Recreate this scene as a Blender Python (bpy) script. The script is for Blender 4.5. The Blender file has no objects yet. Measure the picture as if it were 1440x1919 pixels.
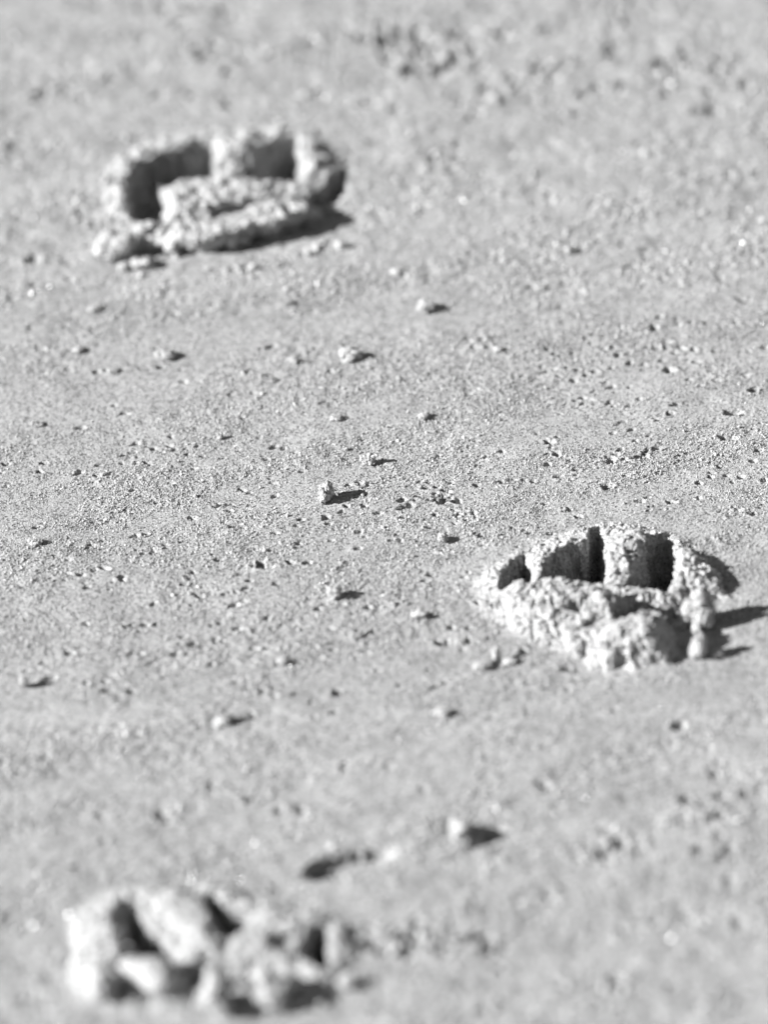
import bpy, math, random
import numpy as np
from mathutils import Matrix, Vector

random.seed(7); rng = np.random.default_rng(7)
SC = bpy.context.scene
COL = SC.collection
MM = 0.001

# ------------------------------------------------------------------ camera
PITCH = math.radians(30.0); ROLL = math.radians(3.0)
DIST = 2.90
FRAME_H = 0.320                      # metres of view height at DIST (1919 photo px -> 6 px per mm)
PXM = 1919.0 / FRAME_H
F0 = Vector((0, math.cos(PITCH), -math.sin(PITCH)))
U0 = Vector((0, math.sin(PITCH), math.cos(PITCH)))
X0 = Vector((1, 0, 0))
CR = math.cos(ROLL) * X0 - math.sin(ROLL) * U0
CU = math.sin(ROLL) * X0 + math.cos(ROLL) * U0
CPOS = -DIST * F0
cam_d = bpy.data.cameras.new('camera'); cam = bpy.data.objects.new('camera', cam_d); COL.objects.link(cam)
cam_d.sensor_fit = 'VERTICAL'; cam_d.sensor_height = 36.0
cam_d.lens = 36.0 * DIST / FRAME_H
cam_d.clip_start = 0.05; cam_d.clip_end = 500
M = Matrix((CR, CU, -F0)).transposed().to_4x4(); M.translation = CPOS
cam.matrix_world = M
SC.camera = cam
cam_d.dof.use_dof = True
cam_d.dof.aperture_fstop = 6.0

def P(px, py, z=0.0):
    """photo pixel -> world x,y (metres) on the horizontal plane at height z (metres)"""
    d = F0 * DIST + CR * ((px - 720) / PXM) + CU * (-(py - 959.5) / PXM)
    t = (z - CPOS.z) / d.z
    q = CPOS + d * t
    return q.x, q.y
fx, fy = P(760, 920)
cam_d.dof.focus_distance = (Vector((fx, fy, 0)) - CPOS).dot(F0)

# ------------------------------------------------------------------ light
ELEV = math.radians(27.5); AZ = math.radians(-12.0)
S = Vector((-math.cos(AZ) * math.cos(ELEV), math.sin(AZ) * math.cos(ELEV), math.sin(ELEV)))
sun_d = bpy.data.lights.new('sun', 'SUN'); sun_d.energy = 5.0; sun_d.angle = math.radians(0.53)
sun_d.color = (1.0, 1.0, 1.0)          # the photograph is black and white
sun = bpy.data.objects.new('sun', sun_d); COL.objects.link(sun)
sun.rotation_euler = S.to_track_quat('Z', 'Y').to_euler(); sun.location = S * 3
W = bpy.data.worlds.new('World'); SC.world = W; W.use_nodes = True
nt = W.node_tree; nt.nodes.clear()
sky = nt.nodes.new('ShaderNodeTexSky'); sky.sky_type = 'NISHITA'; sky.sun_disc = False; sky.air_density = 0.7; sky.dust_density = 0.5
sky.sun_elevation = ELEV; sky.sun_rotation = math.atan2(S.x, S.y)
bw = nt.nodes.new('ShaderNodeRGBToBW'); bg = nt.nodes.new('ShaderNodeBackground'); wo = nt.nodes.new('ShaderNodeOutputWorld')
bg.inputs['Strength'].default_value = 0.05
nt.links.new(sky.outputs[0], bw.inputs[0]); nt.links.new(bw.outputs[0], bg.inputs['Color']); nt.links.new(bg.outputs[0], wo.inputs[0])
vs = SC.view_settings; vs.view_transform = 'Standard'; vs.look = 'None'; vs.gamma = 1.0; vs.use_curve_mapping = False
vs.exposure = 1.36
SC.cycles.use_denoising = True
SC.cycles.max_bounces = 5; SC.cycles.diffuse_bounces = 2

# ------------------------------------------------------------------ noise
TAB = rng.random((256, 256))
def vn(x, y, seed=0):
    x = x + seed * 17.37; y = y + seed * 9.71
    xi = np.floor(x).astype(np.int64); yi = np.floor(y).astype(np.int64)
    fx_ = x - xi; fy_ = y - yi
    fx_ = fx_ * fx_ * (3 - 2 * fx_); fy_ = fy_ * fy_ * (3 - 2 * fy_)
    a = TAB[xi & 255, yi & 255]; b = TAB[(xi + 1) & 255, yi & 255]
    c = TAB[xi & 255, (yi + 1) & 255]; d = TAB[(xi + 1) & 255, (yi + 1) & 255]
    return (a + (b - a) * fx_) * (1 - fy_) + (c + (d - c) * fx_) * fy_ * 1.0 - 0.5
def fbm(x, y, octv=4, seed=0, gain=0.5):
    s = 0; a = 1.0
    for k in range(octv):
        s = s + a * vn(x * (2 ** k) * 1.0 + y * 0.13, y * (2 ** k) - x * 0.11, seed + k * 3.1)
        a *= gain
    return s
def sstep(t):
    t = np.clip(t, 0, 1); return t * t * (3 - 2 * t)

# ------------------------------------------------------------------ materials
def rough_sand(name, base, spread, bump, scale):
    m = bpy.data.materials.new(name); m.use_nodes = True
    n = m.node_tree; b = n.nodes['Principled BSDF']
    b.inputs['Roughness'].default_value = 0.75
    b.inputs['Specular IOR Level'].default_value = 0.3
    g = n.nodes.new('ShaderNodeNewGeometry')
    n1 = n.nodes.new('ShaderNodeTexNoise'); n1.inputs['Scale'].default_value = scale; n1.inputs['Detail'].default_value = 3; n1.inputs['Roughness'].default_value = 0.7
    v = n.nodes.new('ShaderNodeTexVoronoi'); v.inputs['Scale'].default_value = scale * 1.0
    n2 = n.nodes.new('ShaderNodeTexNoise'); n2.inputs['Scale'].default_value = 55; n2.inputs['Detail'].default_value = 5
    for t in (n1, v, n2): n.links.new(g.outputs['Position'], t.inputs['Vector'])
    r = n.nodes.new('ShaderNodeValToRGB')
    lo, hi = base - spread, base + spread
    r.color_ramp.elements[0].position = 0.1; r.color_ramp.elements[0].color = (lo * .55, lo * .55, lo * .55, 1)
    r.color_ramp.elements[1].position = 0.95; r.color_ramp.elements[1].color = (hi, hi, hi, 1)
    e = r.color_ramp.elements.new(0.3); e.color = (base, base, base, 1)
    sep = n.nodes.new('ShaderNodeSeparateColor'); n.links.new(v.outputs['Color'], sep.inputs[0])
    n.links.new(sep.outputs[0], r.inputs[0])
    mr = n.nodes.new('ShaderNodeMapRange'); mr.inputs['From Min'].default_value = .3; mr.inputs['From Max'].default_value = .7
    mr.inputs['To Min'].default_value = .84; mr.inputs['To Max'].default_value = 1.12
    n.links.new(n2.outputs[0], mr.inputs[0])
    mx = n.nodes.new('ShaderNodeVectorMath'); mx.operation = 'SCALE'
    n.links.new(r.outputs[0], mx.inputs[0]); n.links.new(mr.outputs[0], mx.inputs['Scale'])
    at = n.nodes.new('ShaderNodeAttribute'); at.attribute_name = 'dry'      # dry crumbled sand is paler than the damp crust
    dm = n.nodes.new('ShaderNodeMath'); dm.operation = 'MULTIPLY_ADD'; dm.inputs[1].default_value = .32; dm.inputs[2].default_value = 1.0
    n.links.new(at.outputs['Fac'], dm.inputs[0])
    m2 = n.nodes.new('ShaderNodeVectorMath'); m2.operation = 'SCALE'
    n.links.new(mx.outputs[0], m2.inputs[0]); n.links.new(dm.outputs[0], m2.inputs['Scale'])
    n.links.new(m2.outputs[0], b.inputs['Base Color'])
    bp = n.nodes.new('ShaderNodeBump'); bp.inputs['Strength'].default_value = bump; bp.inputs['Distance'].default_value = 0.00025
    ad = n.nodes.new('ShaderNodeMath'); ad.operation = 'SUBTRACT'
    n.links.new(n1.outputs[0], ad.inputs[0]); n.links.new(v.outputs['Distance'], ad.inputs[1])
    n.links.new(ad.outputs[0], bp.inputs['Height']); n.links.new(bp.outputs[0], b.inputs['Normal'])
    return m
MAT_SAND = rough_sand('packed_sand', 0.30, 0.045, 0.6, 1300)
MAT_CLOD = rough_sand('crumbly_sand', 0.37, 0.045, 0.7, 1400)
def grain_mat(name, stops, rough):
    m = bpy.data.materials.new(name); m.use_nodes = True
    n = m.node_tree; b = n.nodes['Principled BSDF']
    b.inputs['Roughness'].default_value = rough
    oi = n.nodes.new('ShaderNodeObjectInfo'); r = n.nodes.new('ShaderNodeValToRGB')
    r.color_ramp.interpolation = 'LINEAR'
    r.color_ramp.elements[0].position = stops[0][0]; r.color_ramp.elements[0].color = (stops[0][1],) * 3 + (1,)
    r.color_ramp.elements[1].position = stops[-1][0]; r.color_ramp.elements[1].color = (stops[-1][1],) * 3 + (1,)
    for p, c in stops[1:-1]:
        e = r.color_ramp.elements.new(p); e.color = (c, c, c, 1)
    n.links.new(oi.outputs['Random'], r.inputs[0]); n.links.new(r.outputs[0], b.inputs['Base Color'])
    return m
MAT_GRAIN = grain_mat('mixed_grains', [(0.0, .04), (0.05, .08), (0.09, .22), (0.5, .31), (0.85, .38), (1.0, .62)], 0.45)
MAT_DRYG = grain_mat('dry_grains', [(0.0, .12), (0.03, .26), (0.5, .36), (0.9, .44), (1.0, .60)], 0.5)
MAT_GLINT = grain_mat('clear_quartz_grains', [(0.0, .3), (1.0, .5)], 0.27)

# ------------------------------------------------------------------ ground grid
def axis(fine_segments, grow, far):
    """fine_segments: [(start, end, step)], then growing steps out to +-far"""
    v = []
    for a, b, s in fine_segments:
        n = max(2, int(round((b - a) / s))); v += list(np.linspace(a, b, n, endpoint=False))
    v.append(fine_segments[-1][1])
    s = fine_segments[-1][2]; x = v[-1]; hi = []
    while x < far: s *= grow; x += s; hi.append(x)
    s = fine_segments[0][2]; x = v[0]; lo = []
    while x > -far: s *= grow; x -= s; lo.append(x)
    return np.array(lo[::-1] + v + hi)
XS = axis([(-0.155, 0.155, 0.00052)], 1.25, 60.0)
YS = axis([(-0.345, -0.125, 0.00095), (-0.125, 0.15, 0.0005), (0.15, 0.385, 0.001)], 1.25, 60.0)
GX, GY = np.meshgrid(XS, YS, indexing='ij')
mm = 1000.0
def base_height(X, Y):
    x = X * mm; y = Y * mm
    # faint wind ripples running up to the right
    a = math.radians(22)
    v = -math.sin(a) * x + math.cos(a) * y
    u = math.cos(a) * x + math.sin(a) * y
    wv = v + 7 * vn(u / 55, v / 40, 3) + 4 * vn(u / 17, v / 11, 4)
    h = 0.55 * np.sin(wv * 2 * math.pi / 74 + 1.0) + 0.16 * np.sin(wv * 2 * math.pi / 23)
    h = h + 1.6 * fbm(x / 70, y / 60, 2, 11) + 0.40 * fbm(u / 16, v / 7, 3, 21) 
    return h / mm
H = base_height(GX, GY)
x = GX * mm; y = GY * mm
a_ = math.radians(22)
uu = math.cos(a_) * x + math.sin(a_) * y; vv_ = -math.sin(a_) * x + math.cos(a_) * y
ROUGH = sstep((vn(uu / 42, vv_ / 15, 31) + 0.6 * vn(uu / 13, vv_ / 6, 32)) * 2.2 + 0.35)   # rougher bands
FARN = sstep((np.abs(y + 10) - 110) / 130)
H += (.55 * FARN + .12) / mm * fbm(x / 9, y / 8, 3, 47, .6)
H += (0.10 + 0.22 * ROUGH) / mm * fbm(x / 1.9, y / 1.9, 2, 41, .7) + (.12 + .40 * ROUGH) / mm * fbm(x / 5.5, y / 5.5, 2, 43, .6)
del uu, vv_

def window(cx, cy, r):
    i0, i1 = np.searchsorted(XS, [cx - r, cx + r]); j0, j1 = np.searchsorted(YS, [cy - r, cy + r])
    return slice(i0, i1), slice(j0, j1)
def pit(cx, cy, rx, ry, depth, ang=0.0, lip=0.12):
    r = max(rx, ry) * 2.2
    si, sj = window(cx, cy, r)
    X = GX[si, sj] - cx; Y = GY[si, sj] - cy
    if X.size == 0: return
    ca, sa = math.cos(ang), math.sin(ang)
    wx = 1.0 * vn(GX[si, sj] * 800, GY[si, sj] * 800, 5); wy = 1.0 * vn(GX[si, sj] * 800, GY[si, sj] * 800, 6)
    U = (ca * X + sa * Y) / rx + wx; V = (-sa * X + ca * Y) / ry + wy
    d = np.sqrt(U * U + V * V)
    H[si, sj] += -depth * sstep((1.1 - d) / 0.5) + depth * lip * np.exp(-((d - 1.35) / 0.3) ** 2)
# pits seen in the photograph: (px, py, width px, height px, depth mm)
PITS = [(1375,779,24,9,1.6),(1366,826,30,7,1.5),(1398,704,10,7,1.2),(1415,735,14,9,1.2),(1293,712,12,6,1.1),(1030,834,14,9,1.5),
 (1205,858,16,6,1.3),(1225,846,18,6,1.3),(1148,866,10,6,1.2),(1142,871,14,5,1.1),(1196,862,13,6,1.3),(1138,914,18,8,1.6),(1315,934,14,6,1.1),
 (1262,941,16,7,1.4),(1391,893,14,7,1.3),(1432,901,12,7,1.2),(1042,858,10,8,1.2),(1048,896,12,6,1.1),(953,905,24,5,1.2),(834,922,12,5,1.3),
 (834,938,18,8,1.5),(858,941,14,7,1.3),(762,951,22,9,1.5),(755,940,12,6,1.2),(890,962,12,6,1.3),(815,965,10,6,1.2),(758,972,10,5,1.2),
 (683,949,12,6,1.2),(610,972,11,9,1.6),(564,977,9,6,1.2),(648,950,9,6,1.1),(672,996,12,6,1.1),(500,1062,26,11,1.7),(488,1055,14,8,1.4),
 (735,1011,12,5,1.1),(748,1012,10,5,1.1),(672,1028,15,5,1.1),(578,1055,12,7,1.3),(545,1055,12,6,1.2),(410,1048,14,6,1.2),
 (806,1078,12,6,1.2),(797,1090,12,6,1.2),(900,1003,8,6,1.1),(1085,968,14,5,1.0),(233,775,14,6,1.1),(150,802,14,6,1.1),(72,792,10,5,1.),
 (82,870,12,6,1.1),(75,886,9,6,1.1),(320,820,10,5,1.1),(212,758,8,5,1.),(345,712,12,5,1.0),(505,649,26,6,1.2),(888,656,14,6,1.1),
 (1256,693,20,9,1.4),(1226,617,16,9,1.4),(1395,565,26,8,1.4),(1159,667,12,7,1.1),(1186,812,14,6,1.1),(1258,778,12,7,1.1),(1150,655,13,5,1.0),
 (128,1222,16,8,1.4),(95,1270,22,8,1.4),(200,1298,22,6,1.3),(245,1300,18,6,1.2),(356,1208,20,7,1.3),(340,1192,12,6,1.2),(330,1225,14,7,1.2),
 (408,1202,16,6,1.2),(440,1132,20,7,1.3),(372,1115,16,7,1.3),(598,1145,14,8,1.4),(498,1160,14,7,1.3),(272,1168,14,7,1.1),(160,1170,10,6,1.),
 (836,1206,26,9,1.4),(880,1204,16,8,1.3),(845,1180,14,7,1.2),(880,1180,14,7,1.2),(985,1218,18,9,1.3),(630,1298,12,10,1.3),(1272,1358,22,10,1.5),
 (1060,1250,18,8,1.2),(470,1500,22,9,1.5),(400,1470,20,9,1.4),(1020,1470,24,9,1.4),(190,1530,30,8,1.4),(740,68,50,14,2.2),(800,98,50,14,2.2),
 (60,486,26,12,2.2),(640,420,20,9,1.5),(980,150,40,12,1.8),(1330,205,40,12,1.8),(1150,85,34,12,1.8),(430,140,30,9,1.3),(690,195,40,10,1.6),
 (1310,905,10,6,1.2),(1000,905,10,6,1.2),(940,850,10,6,1.1),(1080,885,10,5,1.),(560,1020,10,5,1.1),(620,700,12,5,1.),(465,700,12,5,1.),
 (1175,1590,40,12,1.3),(1140,1605,34,10,1.2),(1290,1495,30,12,1.8),(1350,1530,30,12,1.6),(905,1755,60,14,2.),(760,1758,50,14,2.2),(700,1772,40,14,2.2)]
for px, py, w, h, d in PITS:
    cx, cy = P(px, py); pit(cx, cy, w / 6 / 2 / mm * 1.3, h / 3 / 2 / mm * 1.15, 1.7 * d / mm, random.uniform(-.2, .4))
# many small ones in bands (regions in photo px: x0,y0,x1,y1,count)
for x0, y0, x1, y1, n, s in [(1000,640,1440,960,170,1.0),(560,880,1000,1100,75,1.),(0,820,560,1100,110,1.),(180,1080,640,1330,80,1.1),(640,1100,1100,1330,60,1.1),
        (0,520,700,760,55,1.1),(700,500,1440,660,45,1.1),(0,1330,1440,1560,90,1.1),(0,0,1440,240,120,1.6),(700,240,1440,500,50,1.3),
        (700,1560,1440,1919,60,1.7),(0,1500,560,1660,24,1.5),(0,240,180,560,22,1.4),(0,1050,300,1250,16,1.0),(180,830,520,900,26,.8),(770,820,900,860,26,.8),(1140,840,1240,870,16,1.),(800,920,900,970,16,1.),(1090,1560,1230,1610,34,1.5),(690,1740,960,1790,50,1.7),(700,50,880,130,60,2.4),(0,0,1440,200,120,2.0),(900,130,1040,190,20,2.0),(1240,1480,1400,1540,20,1.3)]:
    cl = [(random.uniform(x0, x1), random.uniform(y0, y1)) for _ in range(max(3, n // 6))]
    for k in range(n):
        if k % 3 == 0: qx, qy = random.uniform(x0, x1), random.uniform(y0, y1)
        else:
            c = random.choice(cl); qx = c[0] + random.gauss(0, 26); qy = c[1] + random.gauss(0, 9)
        cx, cy = P(qx, qy); r = random.uniform(.35, 1.0) * s
        pit(cx, cy, r * random.uniform(1.1, 1.9) / mm, r / mm, r * random.uniform(.9, 1.9) / mm, random.uniform(-.5, .8), .18)

# ------------------------------------------------------------------ polygon lofts used for grooves and paw prints
def poly(pts, z=0.0):
    return np.array([P(p[0], p[1], z / mm) for p in pts])
def sdf(X, Y, pg):
    """positive inside"""
    d = np.full(X.shape, 1e9); ins = np.zeros(X.shape, bool); n = len(pg)
    for i in range(n):
        ax, ay = pg[i]; bx, by = pg[(i + 1) % n]
        ex, ey = bx - ax, by - ay
        t = np.clip(((X - ax) * ex + (Y - ay) * ey) / (ex * ex + ey * ey), 0, 1)
        d = np.minimum(d, np.hypot(X - ax - t * ex, Y - ay - t * ey))
        c = ((ay > Y) != (by > Y)); 
        with np.errstate(divide='ignore', invalid='ignore'):
            xx = (bx - ax) * (Y - ay) / (by - ay) + ax
        ins ^= (c & (X < xx))
    return np.where(ins, d, -d)
def loft(X, Y, outer, inner):
    do = sdf(X, Y, outer); di = sdf(X, Y, inner)
    return np.where(do <= 0, 0, np.where(di >= 0, 1, do / (np.maximum(do, 0) + np.maximum(-di, 0) + 1e-9)))
def shrink(pg, s, sx=0.0, sy=0.0):
    c = pg.mean(0); ext = pg.max(0) - pg.min(0)
    return c + (pg - c) * s + np.array([sx, sy]) * ext

# claw drag groove (front, centre) and its smooth banks
for pts, dep, s in [([(548,1640),(585,1610),(650,1596),(700,1588),(745,1582),(752,1604),(700,1626),(640,1644),(590,1654)], 4.4, .7),
                    ([(858,1590),(900,1566),(905,1545),(945,1545),(965,1558),(940,1574),(890,1590)], 5.0, .55)]:
    pg = poly(pts); c = pg.mean(0); si, sj = window(c[0], c[1], .05)
    X = GX[si, sj] + .0007 * vn(GX[si, sj] * 400, GY[si, sj] * 400, 8); Y = GY[si, sj] + .0005 * vn(GX[si, sj] * 400, GY[si, sj] * 400, 9)
    H[si, sj] -= dep / mm * sstep(loft(X, Y, pg, shrink(pg, s, .0, .12)) * 1.3)
bank = poly([(560,1648),(660,1632),(760,1600),(860,1592),(960,1570),(1010,1560),(1000,1585),(900,1610),(760,1640),(640,1670),(560,1680)])
si, sj = window(*bank.mean(0), .09)
t = sstep(loft(GX[si, sj], GY[si, sj], bank, shrink(bank, .25)))
H[si, sj] += 1.1 / mm * t

# ------------------------------------------------------------------ helpers for objects
def link(name, me, mat=None, parent=None, **props):
    o = bpy.data.objects.new(name, me); COL.objects.link(o)
    if mat and me is not None and not me.materials: me.materials.append(mat)
    if parent: o.parent = parent
    for k, v in props.items(): o[k] = v
    return o
def mesh_np(name, co, quads=None, tris=None):
    me = bpy.data.meshes.new(name)
    me.vertices.add(len(co)); me.vertices.foreach_set('co', np.ascontiguousarray(co, dtype=np.float32).ravel())
    f = quads if quads is not None else tris; k = f.shape[1]
    me.loops.add(f.size); me.loops.foreach_set('vertex_index', np.ascontiguousarray(f, dtype=np.int32).ravel())
    me.polygons.add(len(f)); me.polygons.foreach_set('loop_start', np.arange(0, f.size, k, dtype=np.int32))
    me.polygons.foreach_set('use_smooth', np.ones(len(f), dtype=bool))
    me.update(calc_edges=True)
    return me
def compact(co, quads):
    used, inv = np.unique(quads, return_inverse=True)
    return co[used], inv.reshape(quads.shape)
def grid_quads(nx, ny):
    i, j = np.meshgrid(np.arange(nx - 1), np.arange(ny - 1), indexing='ij')
    a = i * ny + j
    return np.stack([a, a + ny, a + ny + 1, a + 1], -1)      # (nx-1, ny-1, 4)
def height_at(x_, y_):
    i = np.clip(np.searchsorted(XS, x_) - 1, 0, len(XS) - 2); j = np.clip(np.searchsorted(YS, y_) - 1, 0, len(YS) - 2)
    u = (x_ - XS[i]) / (XS[i + 1] - XS[i]); v = (y_ - YS[j]) / (YS[j + 1] - YS[j])
    return (H[i, j] * (1 - u) + H[i + 1, j] * u) * (1 - v) + (H[i, j + 1] * (1 - u) + H[i + 1, j + 1] * u) * v

# ---- grains: points carrying scale and rotation, turned into small irregular stones by geometry nodes
def grain_tree(name, mat, subdiv):
    ng = bpy.data.node_groups.new(name, 'GeometryNodeTree')
    ng.interface.new_socket('Geometry', in_out='INPUT', socket_type='NodeSocketGeometry')
    ng.interface.new_socket('Geometry', in_out='OUTPUT', socket_type='NodeSocketGeometry')
    N = ng.nodes.new; L = ng.links.new
    gi = N('NodeGroupInput'); go = N('NodeGroupOutput')
    ico = N('GeometryNodeMeshIcoSphere'); ico.inputs['Radius'].default_value = 1.0; ico.inputs['Subdivisions'].default_value = subdiv
    sp = N('GeometryNodeSetPosition'); nz = N('ShaderNodeTexNoise'); nz.inputs['Scale'].default_value = 1.1
    sub = N('ShaderNodeVectorMath'); sub.operation = 'SUBTRACT'; sub.inputs[1].default_value = (.5, .5, .5)
    sc = N('ShaderNodeVectorMath'); sc.operation = 'SCALE'; sc.inputs['Scale'].default_value = 0.9
    L(nz.outputs['Color'], sub.inputs[0]); L(sub.outputs[0], sc.inputs[0]); L(sc.outputs[0], sp.inputs['Offset']); L(ico.outputs['Mesh'], sp.inputs['Geometry'])
    sm = N('GeometryNodeSetMaterial'); sm.inputs['Material'].default_value = mat
    L(sp.outputs[0], sm.inputs['Geometry'])
    ip = N('GeometryNodeInstanceOnPoints'); L(gi.outputs[0], ip.inputs['Points']); L(sm.outputs[0], ip.inputs['Instance'])
    for nm, sock in (('grain_rotation', 'Rotation'), ('grain_scale', 'Scale')):
        at = N('GeometryNodeInputNamedAttribute'); at.data_type = 'FLOAT_VECTOR'; at.inputs['Name'].default_value = nm
        L(at.outputs['Attribute'], ip.inputs[sock])
    L(ip.outputs[0], go.inputs[0])
    return ng
TREES = {}
def grains(name, pos, rad, mat, parent=None, subdiv=1, **props):
    key = (mat.name, subdiv)
    if key not in TREES: TREES[key] = grain_tree('grain_nodes', mat, subdiv)
    n = len(pos); me = bpy.data.meshes.new(name); me.vertices.add(n)
    me.vertices.foreach_set('co', np.ascontiguousarray(pos, dtype=np.float32).ravel())
    at = me.attributes.new('grain_rotation', 'FLOAT_VECTOR', 'POINT'); at.data.foreach_set('vector', (rng.random((n, 3)) * 6.283).astype(np.float32).ravel())
    s = rad[:, None] * rng.uniform(.7, 1.2, (n, 3))
    at = me.attributes.new('grain_scale', 'FLOAT_VECTOR', 'POINT'); at.data.foreach_set('vector', s.astype(np.float32).ravel())
    me.update()
    o = link(name, me, None, parent, kind='stuff', **props)
    md = o.modifiers.new('grains', 'NODES'); md.node_group = TREES[key]
    return o

# ------------------------------------------------------------------ paw prints
ALL_PATCH = []
class Print:
    """a rectangular patch of the ground grid, four times as fine, shaped into a paw print"""
    def __init__(s, px0, py0, px1, py1):
        c = [P(px0, py0), P(px1, py0), P(px0, py1), P(px1, py1)]
        s.i0, s.i1 = np.searchsorted(XS, [min(q[0] for q in c), max(q[0] for q in c)])
        s.j0, s.j1 = np.searchsorted(YS, [min(q[1] for q in c), max(q[1] for q in c)])
        xs = XS[s.i0:s.i1 + 1]; ys = YS[s.j0:s.j1 + 1]
        f = lambda a, k: np.interp(np.arange((len(a) - 1) * k + 1) / k, np.arange(len(a)), a)
        s.ky = 2
        s.xs = f(xs, 2); s.ys = f(ys, s.ky)
        s.X, s.Y = np.meshgrid(s.xs, s.ys, indexing='ij')
        Hc = H[s.i0:s.i1 + 1, s.j0:s.j1 + 1]
        t = np.stack([np.interp(s.xs, xs, Hc[:, j]) for j in range(Hc.shape[1])], 1)
        s.B = np.stack([np.interp(s.ys, ys, t[i]) for i in range(t.shape[0])], 0)
        s.H = s.B.copy()
        s.region = np.zeros(s.X.shape, np.int8)
        s.crumble = np.zeros(s.X.shape)
        # ragged outlines: all shapes are looked up through a wobbled position
        xm, ym = s.X * mm, s.Y * mm
        s.WX = s.X + (2.6 * fbm(xm / 6, ym / 6, 4, 51, .62)) / mm
        s.WY = s.Y + (3.2 * fbm(xm / 6, ym / 6, 4, 61, .62)) / mm
        s.HX = s.X + (1.7 * fbm(xm / 8, ym / 8, 3, 151, .55)) / mm
        s.HY = s.Y + (2.4 * fbm(xm / 8, ym / 8, 3, 161, .55)) / mm
        ALL_PATCH.append(s)
    def mound(s, pts, h, top=.55, z=0, sx=0, sy=0, add=True, crumble=1.0, p=1.0):
        pg = poly(pts, z); t = loft(s.WX, s.WY, pg, shrink(pg, top, sx, sy)) ** p
        t = sstep(t) * .6 + t * .4
        s.H = s.H + h / mm * t if add else np.maximum(s.H, h / mm * t)
        s.crumble = np.maximum(s.crumble, crumble * sstep(t * 2.2))
    def hole(s, pts, floor, bottom=.7, z=0, sx=-.05, sy=0, region=None):
        pg = poly(pts, z); t = loft(s.HX, s.HY, pg, shrink(pg, bottom, sx, sy))
        t = sstep(t)
        s.H = s.H * (1 - t) + floor / mm * t
        s.crumble = np.maximum(s.crumble * (1 - t * .5), .8 * np.minimum(t * 3, 1) * (1 - t * .6))
        if region: s.region[t > .06] = region
    def bumps(s, n, rmin, rmax, where=None, lift=.35):
        """rounded crumbs growing out of the disturbed sand"""
        ii, jj = np.nonzero((s.crumble > .45) & (s.region == 0))
        if where is not None:
            pg = poly(where); k = sdf(s.X[ii, jj], s.Y[ii, jj], pg) > 0; ii, jj = ii[k], jj[k]
        for q in rng.integers(0, len(ii), n):
            i, j = ii[q], jj[q]; r = (rmin + (rmax - rmin) * random.random() ** 2.2) / mm
            cx, cy = s.X[i, j], s.Y[i, j]
            a0, a1 = np.searchsorted(s.xs, [cx - r * 1.3, cx + r * 1.3]); b0, b1 = np.searchsorted(s.ys, [cy - r * 1.3, cy + r * 1.3])
            X = s.X[a0:a1, b0:b1] - cx; Y = s.Y[a0:a1, b0:b1] - cy
            d2 = X * X + Y * Y; zc = s.H[i, j] + r * (lift - .5)
            dome = zc + np.sqrt(np.maximum(r * r - d2, 0))
            s.H[a0:a1, b0:b1] = np.where(d2 < r * r, np.maximum(s.H[a0:a1, b0:b1], dome), s.H[a0:a1, b0:b1])
    def finish(s, name, label, parts, amp=1.0, under=None):
        xm, ym = s.X * mm, s.Y * mm
        nz = 1.1 * fbm(xm / 5, ym / 5, 3, 71, .5) + .35 * fbm(xm / 1.1, ym / 1.1, 2, 81, .7)
        # crevices that break the crust into clumps
        c1 = vn(xm / 8 + .4 * vn(ym / 2, xm / 2, 7), ym / 8, 201); c2 = vn(xm / 6, ym / 7 + .4 * vn(xm / 2, ym / 2, 8), 203)
        nz = nz - 1.5 * np.exp(-(c1 / .035) ** 2) - 1.3 * np.exp(-(c2 / .035) ** 2)
        s.H = s.H + amp * nz * s.crumble * np.where(s.region > 0, .35, 1) / mm
        nx, ny = s.X.shape
        ex = np.minimum(np.arange(nx), np.arange(nx)[::-1])[:, None]; ey = np.minimum(np.arange(ny), np.arange(ny)[::-1])[None, :]
        f = sstep(np.minimum(ex / 24, ey / 16))
        s.H = s.B * (1 - f) + s.H * f
        ker = np.exp(-np.linspace(-2.2, 2.2, 41) ** 2); ker /= ker.sum()
        ap = np.apply_along_axis(lambda v: np.convolve(v, ker, 'same'), 0, s.crumble)
        s.apron = np.apply_along_axis(lambda v: np.convolve(v, ker, 'same'), 1, ap) * f
        dry = np.maximum(s.crumble, s.apron * .8)
        Z = s.H
        # push the steep walls about so they are not a pure height sheet
        gx, gy = np.gradient(Z, s.xs, s.ys)
        il = 1 / np.sqrt(gx * gx + gy * gy + 1)
        steep = np.clip(1 - il, 0, 1) * f
        zm = Z * mm
        n3 = (vn(xm / 2.2, zm / 2.2 + ym * .2, 91) + vn(ym / 2.2, zm / 2.0, 92) + .7 * vn(xm / .9 + ym * .3, zm / .9, 93)) * 2.2 / mm
        CX = s.X - gx * il * n3 * steep; CY = s.Y - gy * il * n3 * steep
        if under is not None:                 # hollow the wall out beneath its upper edge
            pg = poly(under[0]); w_ = sstep(sdf(s.X, s.Y, pg) * mm / 7)
            CY = CY + under[2] * np.clip(under[1] / mm - Z, 0, 1) * w_
        co = np.stack([CX, CY, Z], -1).reshape(-1, 3)
        s.co = co
        Q = grid_quads(nx, ny); R = s.region[:-1, :-1]
        root = link(name, None, label=label, category='paw print')
        cx, cy = s.xs.mean(), s.ys.mean(); root.location = (cx, cy, 0)
        off = np.array([cx, cy, 0])
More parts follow.
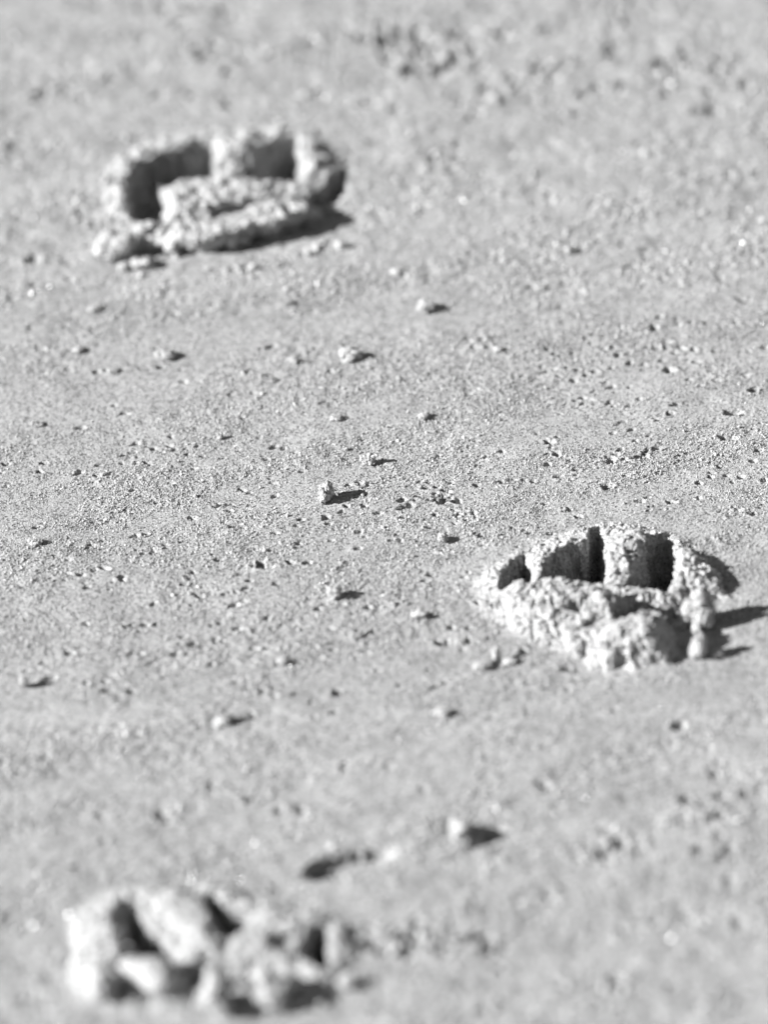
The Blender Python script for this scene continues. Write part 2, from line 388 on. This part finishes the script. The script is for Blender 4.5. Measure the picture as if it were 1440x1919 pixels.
        for r, (pn, pl) in parts.items():
            q = Q[R == r]
            if len(q) == 0: continue
            c2, q2 = compact(np.concatenate([co, dry.reshape(-1, 1)], 1), q.reshape(-1, 4))
            me = mesh_np(pn, c2[:, :3] - off, quads=q2)
            da = me.attributes.new('dry', 'FLOAT', 'POINT'); da.data.foreach_set('value', np.clip(c2[:, 3], 0, 1).astype(np.float32))
            o = link(pn, me, MAT_SAND, root)
            if pl: o['label'] = pl
        # the grains that cling to it, and the apron spilled round it
        e1 = co[Q[..., 1]] - co[Q[..., 0]]; e2 = co[Q[..., 3]] - co[Q[..., 0]]
        nrm = np.cross(e1, e2); area = np.linalg.norm(nrm, axis=-1)
        wgt = (area * (.55 * s.apron[:-1, :-1] + (s.crumble[:-1, :-1] > .1) * 1.0 + s.crumble[:-1, :-1] + (R > 0) * .6)).ravel(); wgt /= wgt.sum()
        n = 64000
        pick = rng.choice(len(wgt), n, p=wgt); a, b = rng.random((2, n, 1))
        q = Q.reshape(-1, 4)[pick]
        pos = co[q[:, 0]] * (1 - a) * (1 - b) + co[q[:, 1]] * a * (1 - b) + co[q[:, 3]] * (1 - a) * b + co[q[:, 2]] * a * b
        rad = (0.15 + 0.33 * rng.random(n) ** 2.0) / mm
        grains('loose_grains', pos - off, rad, MAT_DRYG, root)
        k = rng.random(n) < .02
        grains('glinting_grains', pos[k] - off + np.array([0, 0, .0002]), rad[k] * .9, MAT_GLINT, root)
        s.root = root
        return root
    def z_at(s, x_, y_):
        i = np.clip(np.searchsorted(s.xs, x_), 0, len(s.xs) - 1); j = np.clip(np.searchsorted(s.ys, y_), 0, len(s.ys) - 1)
        return s.H[i, j]

TOE = 'toe_impression'
# --- far left print
T = Print(150, 205, 760, 545)
T.mound([(180,400),(188,320),(262,262),(360,232),(470,226),(590,232),(650,290),(680,350),(650,395),(560,420),(450,450),(330,470),(200,440)], 3.0, .62)
T.mound([(290,340),(310,372),(335,405),(340,444),(390,442),(455,428),(530,404),(598,384),(600,368),(548,345),(450,326),(360,328)], 9.5, .8, z=12, crumble=.9, p=.8)
T.hole([(238,412),(232,365),(262,312),(320,276),(372,258),(412,256),(410,285),(428,312),(462,318),(478,352),(400,362),(325,352),(300,358),(325,396),(310,412),(270,418)], -15, .78, z=2, region=1)
T.hole([(440,320),(470,290),(500,268),(560,254),(566,290),(585,325),(560,342),(500,350),(452,348)], -16, .78, z=2, region=2, sx=-.04)
T.hole([(392,298),(490,292),(505,346),(395,352)], -14, .88, z=2, region=2)
T.hole([(572,382),(582,352),(610,332),(652,306),(650,345),(634,384)], -11, .7, z=2, region=3)
T.hole([(385,402),(420,386),(470,376),(478,386),(440,408),(395,416)], 7, .6, z=10, region=4)
T.mound([(405,300),(402,268),(425,245),(455,262),(470,285),(455,312),(430,320)], 2.5, .5, z=2)
T.mound([(192,400),(200,320),(250,282),(262,300),(240,340),(236,410)], 1.6, .6, z=2)
T.mound([(588,335),(560,260),(575,250),(612,300),(620,320)], 1.8, .6, z=2)
T.bumps(260, .35, 1.0); T.bumps(25, 1.2, 2.4, [(300,330),(560,330),(560,440),(330,450)])
T.bumps(50, 1.2, 2.6, [(180,420),(200,300),(280,240),(300,270),(250,330),(240,430)])
T.finish('paw_print', 'blurred paw print at the far left with a dark crescent of joined toe holes',
    {0: ('pushed_up_rim', None), 1: (TOE, 'long dark curved toe hole on the left'), 2: (TOE, 'dark wide toe hole in the middle'), 3: (TOE, 'small dark toe hole on the right'), 4: ('pad_crack', None)}, under=([(290,560),(285,440),(420,425),(560,400),(700,380),(730,420),(700,480),(500,560)], 12, .95))

# --- sharp right print
R_ = Print(850, 945, 1478, 1300)
R_.mound([(878,1100),(892,1150),(950,1195),(1040,1215),(1130,1262),(1250,1268),(1300,1218),(1310,1140),(1356,1096),(1352,1050),(1280,995),(1140,968),(1010,1010),(915,1055)], 3.0, .66)
R_.mound([(905,1120),(960,1185),(1080,1210),(1165,1165),(1150,1118),(1040,1095),(960,1098)], 2.6, .5, z=1)
R_.mound([(1055,1190),(1120,1240),(1190,1258),(1262,1250),(1275,1215),(1255,1182),(1160,1160)], 2.4, .5, z=1, p=.8)
R_.mound([(1085,1192),(1140,1172),(1195,1166),(1222,1150),(1258,1152),(1272,1180),(1262,1204),(1190,1208),(1110,1204)], 8, .45, z=9, p=.8)
R_.mound([(1255,1100),(1262,1030),(1290,1020),(1345,1060),(1372,1105),(1340,1125)], 2.4, .5, z=2)
R_.mound([(1135,1105),(1140,985),(1190,990),(1225,1010),(1180,1060),(1170,1110)], 1.8, .5, z=2)
R_.hole([(940,1108),(932,1072),(955,1040),(985,1022),(1006,1045),(1004,1110)], -18, .75, z=3, region=1)
R_.hole([(1014,1096),(1018,1060),(1036,1034),(1070,1012),(1102,1006),(1106,974),(1134,968),(1143,1010),(1144,1060),(1138,1096),(1080,1098)], -20, .78, z=3, region=2, sx=.02)
R_.hole([(1160,1108),(1180,1082),(1196,1040),(1215,998),(1258,992),(1276,1030),(1272,1080),(1262,1108)], -20, .70, z=3, region=3, sx=.04)
R_.mound([(1105,1160),(1110,1110),(1150,1098),(1172,1118),(1160,1160)], 3.6, .4, z=6)
R_.hole([(1140,1160),(1170,1124),(1250,1114),(1335,1108),(1345,1130),(1320,1175),(1260,1180),(1190,1162)], -9, .7, z=3, region=4)
R_.hole([(1050,1140),(1075,1124),(1118,1128),(1130,1142),(1090,1152)], 2.2, .5, z=5)
R_.bumps(1500, .22, .6); R_.bumps(160, .5, 1.1); R_.bumps(22, 1.0, 2.2, [(1060,1140),(1300,1160),(1300,1250),(1120,1250)])
R_.bumps(18, 1.0, 1.8, [(930,1125),(1150,1115),(1150,1200),(950,1190)])
R_.finish('paw_print', 'sharp paw print at the right edge with bright crumbly ridges between deep black toe slits',
    {0: ('pushed_up_rim', None), 1: (TOE, 'narrow dark toe hole on the left'), 2: (TOE, 'wide dark toe hole in the middle'), 3: (TOE, 'dark toe hole on the right'), 4: ('pad_impression', None)}, amp=1.0)

# --- near left print
B = Print(80, 1625, 740, 1960)
B.mound([(118,1870),(120,1700),(180,1672),(300,1655),(400,1640),(480,1672),(600,1700),(665,1730),(672,1800),(630,1900),(400,1925),(180,1905)], 3.0, .72)
B.mound([(122,1850),(128,1700),(200,1690),(240,1760),(235,1840),(190,1885)], 2.8, .55, z=1)
B.mound([(262,1700),(330,1668),(400,1720),(430,1790),(390,1815),(330,1770)], 4.6, .5, z=1)
B.mound([(425,1800),(430,1768),(480,1755),(540,1775),(520,1805)], 3.6, .5, z=1)
B.mound([(480,1720),(560,1712),(575,1740),(540,1770),(480,1750)], 2.0, .5, z=1)
B.mound([(625,1790),(618,1725),(650,1728),(660,1780),(642,1800)], 1.2, .5, z=1)
B.hole([(205,1712),(240,1682),(262,1690),(280,1735),(330,1775),(350,1798),(270,1800),(240,1778),(225,1740)], -17, .78, z=3, region=1)
B.hole([(372,1680),(398,1662),(414,1676),(425,1710),(470,1735),(478,1762),(430,1766),(398,1740)], -17, .78, z=3, region=2)
B.hole([(545,1790),(575,1750),(590,1730),(622,1726),(626,1790),(600,1812)], -17, .78, z=3, region=3)
B.hole([(205,1868),(212,1830),(240,1792),(258,1800),(236,1840),(232,1872)], -9, .7, z=2, region=4)
B.hole([(335,1810),(430,1798),(520,1806),(600,1815),(600,1840),(460,1850),(420,1868),(340,1870)], -6, .7, z=2, region=5)
B.bumps(300, .4, 1.1)
B.finish('paw_print', 'blurred near paw print at the bottom left broken up into big rounded bright clumps',
    {0: ('pushed_up_rim', None), 1: (TOE, 'dark toe hole on the left'), 2: (TOE, 'dark bent toe hole in the middle'), 3: (TOE, 'dark toe hole on the right'), 4: ('crack', None), 5: ('pad_impression', None)}, amp=.9)
PRINTS = [T, R_, B]

# ------------------------------------------------------------------ the ground sheet, open where the prints sit
keep = np.ones((len(XS) - 1, len(YS) - 1), bool)
for p in PRINTS: keep[p.i0:p.i1, p.j0:p.j1] = False
co = np.stack([GX, GY, H], -1).reshape(-1, 3)
co_, q_ = compact(co, grid_quads(len(XS), len(YS))[keep])
ground = link('sand_ground', mesh_np('sand_ground', co_, quads=q_), MAT_SAND, kind='structure')

def surf(x_, y_):
    for p in PRINTS:
        if p.xs[0] < x_ < p.xs[-1] and p.ys[0] < y_ < p.ys[-1]: return float(p.z_at(x_, y_))
    return float(height_at(np.array(x_), np.array(y_)))

# ------------------------------------------------------------------ loose grains on the flat sand
def scatter_region(x0, y0, x1, y1, n):
    px = rng.uniform(x0, x1, n); py = rng.uniform(y0, y1, n)
    d = [F0[k] * DIST + CR[k] * ((px - 720) / PXM) - CU[k] * ((py - 959.5) / PXM) for k in range(3)]
    t = -CPOS.z / d[2]
    X = CPOS.x + d[0] * t; Y = CPOS.y + d[1] * t
    k = np.ones(n, bool)
    for p in PRINTS:
        ins = np.nonzero((X > p.xs[0]) & (X < p.xs[-1]) & (Y > p.ys[0]) & (Y < p.ys[-1]))[0]
        i = np.clip(np.searchsorted(p.xs, X[ins]), 0, len(p.xs) - 1); j = np.clip(np.searchsorted(p.ys, Y[ins]), 0, len(p.ys) - 1)
        k[ins[(p.crumble[i, j] > .12) | (p.region[i, j] > 0)]] = False
    return X[k], Y[k]
def rough_at(X, Y):
    i = np.clip(np.searchsorted(XS, X), 0, len(XS) - 1); j = np.clip(np.searchsorted(YS, Y), 0, len(YS) - 1)
    return ROUGH[i, j]
gp, gr = [], []
for x0, y0, x1, y1, n, r0, r1 in [(-60, 560, 1500, 1320, 330000, .13, .31), (-90, 1320, 1530, 1990, 70000, .17, .42), (-90, -60, 1530, 560, 90000, .17, .42)]:
    X, Y = scatter_region(x0, y0, x1, y1, n)
    rg = rough_at(X, Y); k = rng.random(len(X)) < (.38 + .62 * rg); X, Y, rg = X[k], Y[k], rg[k]
    r = (r0 + (r1 - r0) * rng.random(len(X)) ** 2.5 * (.6 + .6 * rg)) / mm
    big = rng.random(len(X)) < .006 + .012 * rg; r[big] *= rng.uniform(1.5, 2.4, big.sum())
    gp.append(np.stack([X, Y, height_at(X, Y) + r * rng.uniform(-.3, .6, len(X))], -1)); gr.append(r)
# the same grains thinning out beyond the frame
X, Y = scatter_region(-1000, -1200, 2440, 3000, 420000)
tx, ty = np.array(P(720, 960)); cx0, cx1, cy0, cy1 = P(-60, 960)[0], P(1500, 960)[0], P(720, 1990)[1], P(720, -60)[1]
d = np.hypot(np.maximum(np.maximum(cx0 - X, X - cx1), 0), np.maximum(np.maximum(cy0 - Y, Y - cy1), 0)) * mm
k = (d > 0) & (rng.random(len(X)) < np.exp(-d / 70)); X, Y = X[k], Y[k]
r = (.16 + .26 * rng.random(len(X)) ** 2.5) / mm
gp.append(np.stack([X, Y, height_at(X, Y) + r * .2], -1)); gr.append(r)
gp = np.concatenate(gp); gr = np.concatenate(gr)
grains('sand_grains', gp, gr, MAT_GRAIN, label='loose pale and dark sand grains covering the ground')
FN = sstep((np.abs(gp[:, 1] * mm + 10) - 90) / 110)
k = rng.random(len(gp)) < .06 + .20 * FN
grains('glinting_sand_grains', gp[k] + np.array([0, 0, .0003]), (gr * (1 + .7 * FN))[k], MAT_GLINT, label='clear glinting sand grains scattered over the ground')

# ------------------------------------------------------------------ clods
import bmesh
ICO = {}
def ico(n):
    if n not in ICO:
        bm = bmesh.new(); bmesh.ops.create_icosphere(bm, subdivisions=n, radius=1)
        ICO[n] = (np.array([v.co[:] for v in bm.verts]), np.array([[v.index for v in f.verts] for f in bm.faces])); bm.free()
    return ICO[n]
def clod_mesh(name, rx, ry, rz, lobes=8, sub=5, grain=.45, seed=0):
    """star-shaped union of lobes, then of many grain-sized balls; radii in mm"""
    g = np.random.default_rng(seed); D, F = ico(sub)
    D = D / np.linalg.norm(D, axis=1)[:, None]
    def exit_(c, r, cur):
        b = D @ c; disc = b * b - c @ c + r * r
        return np.where(disc > 0, np.maximum(cur, b + np.sqrt(np.maximum(disc, 0))), cur)
    R = np.full(len(D), .45)
    R = exit_(np.zeros(3), .5, R)
    for k in range(lobes):
        c = g.normal(size=3); c = c / np.linalg.norm(c) * g.uniform(.35, .66); R = exit_(c, g.uniform(.26, .44), R)
    scale = np.array([rx, ry, rz]); mean = scale.mean()
    rg = grain / mean
    K = int(min(420, 3.2 / (rg * rg)))
    R0 = R.copy()
    for k in range(K):
        i = g.integers(len(D)); c = D[i] * (R0[i] - rg * g.uniform(.1, .7)); R = exit_(c, rg * g.uniform(.7, 1.3), R)
    co = D * R[:, None]; co = co / ((co.max(0) - co.min(0)) / 2) * scale / mm
    return mesh_np(name, co, tris=F)
def hit(px, py, up):
    """where the line of sight through a pixel is `up` metres above the surface"""
    z = up
    for _ in range(8):
        x_, y_ = P(px, py, z); z = .5 * z + .5 * (surf(x_, y_) + up)
    return x_, y_, z
SEED = [100]
def sugar(o, me, grain):
    n = len(me.vertices); c = np.zeros(n * 3); me.vertices.foreach_get('co', c); c = c.reshape(-1, 3)
    ext = (c.max(0) - c.min(0)) / 2 * mm; area = 4 * math.pi * (ext[0] * ext[1] * ext[2]) ** (2 / 3)
    k = rng.integers(0, n, max(12, int(area * 5.0)))
    grains('clinging_grains', c[k] * rng.uniform(.96, 1.05, (len(k), 1)), (.13 + .22 * rng.random(len(k)) ** 2) / mm, MAT_DRYG, o)
def clod(px, py, w, h, label=None, group=None, extra=(), parent=None, name='sand_clod', rot=None, sub=5, depth=None, sink=.25, grain=.42, plane_y=None):
    """w, h: size in photo px"""
    rx = w / 12 * 1.08; ry = depth or min(rx * 1.05, h / 2 * .8 / 3); rz = max(.35 * h / 2, math.sqrt((h / 2) ** 2 - (3 * ry) ** 2)) / 5.2 * 1.12
    SEED[0] += 1
    x_, y_, z = hit(px, py, rz * (1 - sink) / mm)
    if plane_y is not None:                       # a lobe at the same distance as its clod
        q = [F0[k] * DIST + CR[k] * ((px - 720) / PXM) - CU[k] * ((py - 959.5) / PXM) for k in range(3)]
        t = (plane_y - CPOS.y) / q[1]; x_, y_, z = CPOS.x + q[0] * t, plane_y, CPOS.z + q[2] * t
    me = clod_mesh(name, rx, ry, rz, sub=sub, seed=SEED[0], grain=grain)
    o = link(name, me, MAT_CLOD)
    o.location = (x_, y_, z)
    o.rotation_euler = rot or (random.uniform(-.15, .15), random.uniform(-.15, .15), random.uniform(-.4, .4))
    if parent:
        o.parent = parent; o.location = Vector((x_, y_, z)) - parent.location
    else:
        o['label'] = label; o['category'] = 'sand clod'
        if group: o['group'] = group
        if 540 < py < 1320: sugar(o, me, grain)
        for ex, ey, ew, eh in extra:       # smaller lobes stuck on the same clod
            c = clod(ex, ey, ew, eh, parent=o, name='lobe', sub=4, grain=grain, plane_y=(y_ if abs(ex - px) < .6 * w else None))
            c.rotation_euler = (0, 0, random.uniform(-1, 1))
            inv = o.matrix_basis.inverted(); c.location = inv @ (c.location + o.location); 
    return o
G = 'small sand clods on the flat sand'
CL = [
 (612,925,27,40,'pale upright clod with a forked dark shadow, a little below the centre of the sand',[],5),
 (688,862,25,25,'pale clod just above and right of the upright forked one',[(702,853,16,9),(682,880,8,8)],5),
 (655,665,38,30,'round two lobed clod with a long shadow, midway between far print and centre',[(672,668,20,18)],5),
 (312,664,44,25,'wide flat pale clod below the far left print',[(298,668,16,10)],5),
 (797,575,32,26,'pale rounded clod to the lower right of the far print',[(812,581,18,9)],4),
 (176,578,24,16,'small blurred clod straight below the lumps beside the far print',[],4),
 (145,655,20,14,'faint low clod near the left edge left of the wide flat one',[],4),
 (210,695,20,11,'tiny low clod between the faint clod and the wide flat one',[],4),
 (552,675,24,14,'low crumb pair left of the two lobed clod',[(566,679,12,9)],4),
 (68,795,26,13,'flat clod at the left edge above the middle of the sand',[],4),
 (934,655,16,12,'tiny pale crumb right of the two lobed clod',[],4),
 (632,783,24,13,'low crumb above the forked clod, left of its like',[],4),
 (793,780,20,14,'low crumb with a small grey shadow, right of its like',[],4),
 (65,1015,30,17,'pale clod with short shadow at the left edge, level with the right print',[],4),
 (830,1007,18,18,'pale clod with a thin line of shadow left of the right print',[],5),
 (628,1110,27,26,'bright bean shaped clod with a thin dark shadow in the lower middle',[],5),
 (785,1152,30,15,'low flat clod with a thin shadow left of the crumbly right print',[],4),
 (533,1237,26,15,'blurred clod with a bar of dark shadow, lower centre left',[],4),
 (44,1276,16,28,'narrow upright clod at the left edge of the lower half',[],4),
 (415,1350,36,22,'blurred clod with a rounded dark shadow, lower left of centre',[(400,1328,10,13)],5),
 (832,1336,34,20,'blurred pale curved clod below the right print',[(850,1345,14,14)],4),
 (862,1553,44,42,'big bright block beside a black groove in the lower middle',[(822,1553,14,13)],5),
 (908,1246,34,22,'low rough clod in front of the right print',[(930,1225,16,30),(955,1240,26,18)],5),
 (540,565,12,13,'tiny round crumb halfway from far print to two lobed clod',[],4),
 (412,818,10,11,'tiny round bright crumb in the fine sand left of centre',[],4),
 (394,1352,14,13,'tiny bright crumb touching the left of a rounded dark shadow',[],4),
 (1068,467,20,18,'small bright crumb right of the far print in the blurred upper sand',[],4),
 (797,318,22,14,'pale crumb beyond the right end of the far print',[(830,316,16,12)],4),
 (1015,540,26,13,'flat pale crumb in the upper right',[],4),
 (630,457,16,14,'small round crumb at the shadow edge of the far print',[],4),
]
for px, py, w, h, lb, ex, sb in CL:
    if lb.startswith('tiny bright crumb touching'): continue
    clod(px, py, w, h, lb, G, ex, sub=sb, depth=4.2 if px == 612 else None)

G2 = 'big clods thrown up beside the paw prints'
BC = [
 (1318,1146,58,84,'upright bright block of sand standing at the right end of the right print',[],5,.25),
 (1312,1214,32,44,'round bright ball of sand in the front shadow of the right print',[(1345,1224,26,20)],5,.2),
 (1240,1155,28,30,'round knob on the crumbly front ridge of the right print',[(1216,1160,26,24)],5,.3),
 (212,468,78,58,'large lumpy clod at the far print, leftmost of its three',[(235,458,50,46)],5,.25),
 (290,445,66,56,'large lumpy clod between the far pad mound and the leftmost clod',[(270,430,40,36)],5,.25),
 (334,432,58,58,'rough clod bridging the far pad mound and the lumps at its lower left corner',[(352,448,40,34)],5,.3),
 (265,492,50,32,'smaller lumpy clod nearest the camera under the far print',[(232,500,24,20)],5,.25),
 (288,1822,108,74,'broad greyish clod lying in the near print between dark cracks',[(262,1836,50,40)],5,.35),
 (408,1862,54,72,'upright bright clod at the front of the near print',[(385,1868,32,34)],5,.25),
 (512,1856,84,54,'wide bright clod at the front of the near print, beside the upright one',[(490,1840,40,40)],5,.25),
 (188,1850,56,60,'bright clod at the lower left corner of the near print',[(200,1872,36,30)],5,.3),
 (216,1708,24,30,'small pale ball at the edge of the left toe hole of the near print',[],4,.1),
 (655,1838,36,30,'pale clod at the right front of the near print',[],4,.2),
 (433,283,44,44,'bright clump between the two large toe holes of the far print',[(462,256,38,26)],5,.3),
 (510,246,46,22,'flat pale clump on the far rim of the far print',[],4,.3),
]
for px, py, w, h, lb, ex, sb, sk in BC:
    clod(px, py, w, h, lb, G2, ex, sub=sb, sink=sk, grain=.5)

# crumbs stuck to the rims of the prints (shared meshes, parts of the print)
CR_M = [clod_mesh('crumb', 1, .9, .85, lobes=4, sub=3, seed=900 + k, grain=.3) for k in range(6)]
for m_ in CR_M: m_.materials.append(MAT_CLOD)
def crumbs(pr, pts, n, r0, r1, z=2):
    k = 0; pg = poly(pts, z); lo, hi = pg.min(0), pg.max(0)
    while k < n:
        x_, y_ = random.uniform(lo[0], hi[0]), random.uniform(lo[1], hi[1])
        if sdf(np.array([x_]), np.array([y_]), pg)[0] < 0: continue
        i = min(np.searchsorted(pr.xs, x_), len(pr.xs) - 1); j = min(np.searchsorted(pr.ys, y_), len(pr.ys) - 1)
        k += 1
        if pr.region[i, j] and random.random() < .8: continue
        r = r0 + (r1 - r0) * random.random() ** 1.8
        o = link('crumb', random.choice(CR_M), None, pr.root)
        o.location = Vector((x_, y_, pr.H[i, j] + r * .35 / mm)) - pr.root.location
        o.scale = (r * random.uniform(.8, 1.2),) * 2 + (r * random.uniform(.7, 1.3),)
        o.rotation_euler = [random.uniform(0, 6) for _ in range(3)]
crumbs(T, [(320,350),(545,350),(565,390),(450,425),(390,438),(320,438)], 24, .6, 1.8, 10)
crumbs(T, [(180,430),(190,320),(280,250),(420,235),(560,235),(540,262),(400,255),(280,290),(240,350),(230,430)], 26, .8, 1.8)
crumbs(T, [(240,500),(500,490),(640,430),(640,465),(500,500),(280,515)], 16, .8, 1.7)
crumbs(R_, [(895,1090),(1150,1100),(1180,1170),(1290,1180),(1290,1250),(1160,1255),(1050,1205),(940,1180)], 26, .3, .8)
crumbs(R_, [(1140,1000),(1200,990),(1280,1010),(1350,1060),(1360,1110),(1270,1105),(1265,1010),(1190,1030),(1150,1100)], 60, .4, 1.5)
crumbs(R_, [(930,1060),(1010,1030),(1100,985),(1100,1000),(1020,1060),(1000,1090)], 30, .4, 1.2)
crumbs(B, [(125,1870),(130,1700),(230,1690),(400,1640),(480,1690),(690,1740),(690,1830),(600,1890),(400,1900),(200,1890)], 20, .9, 2.0)
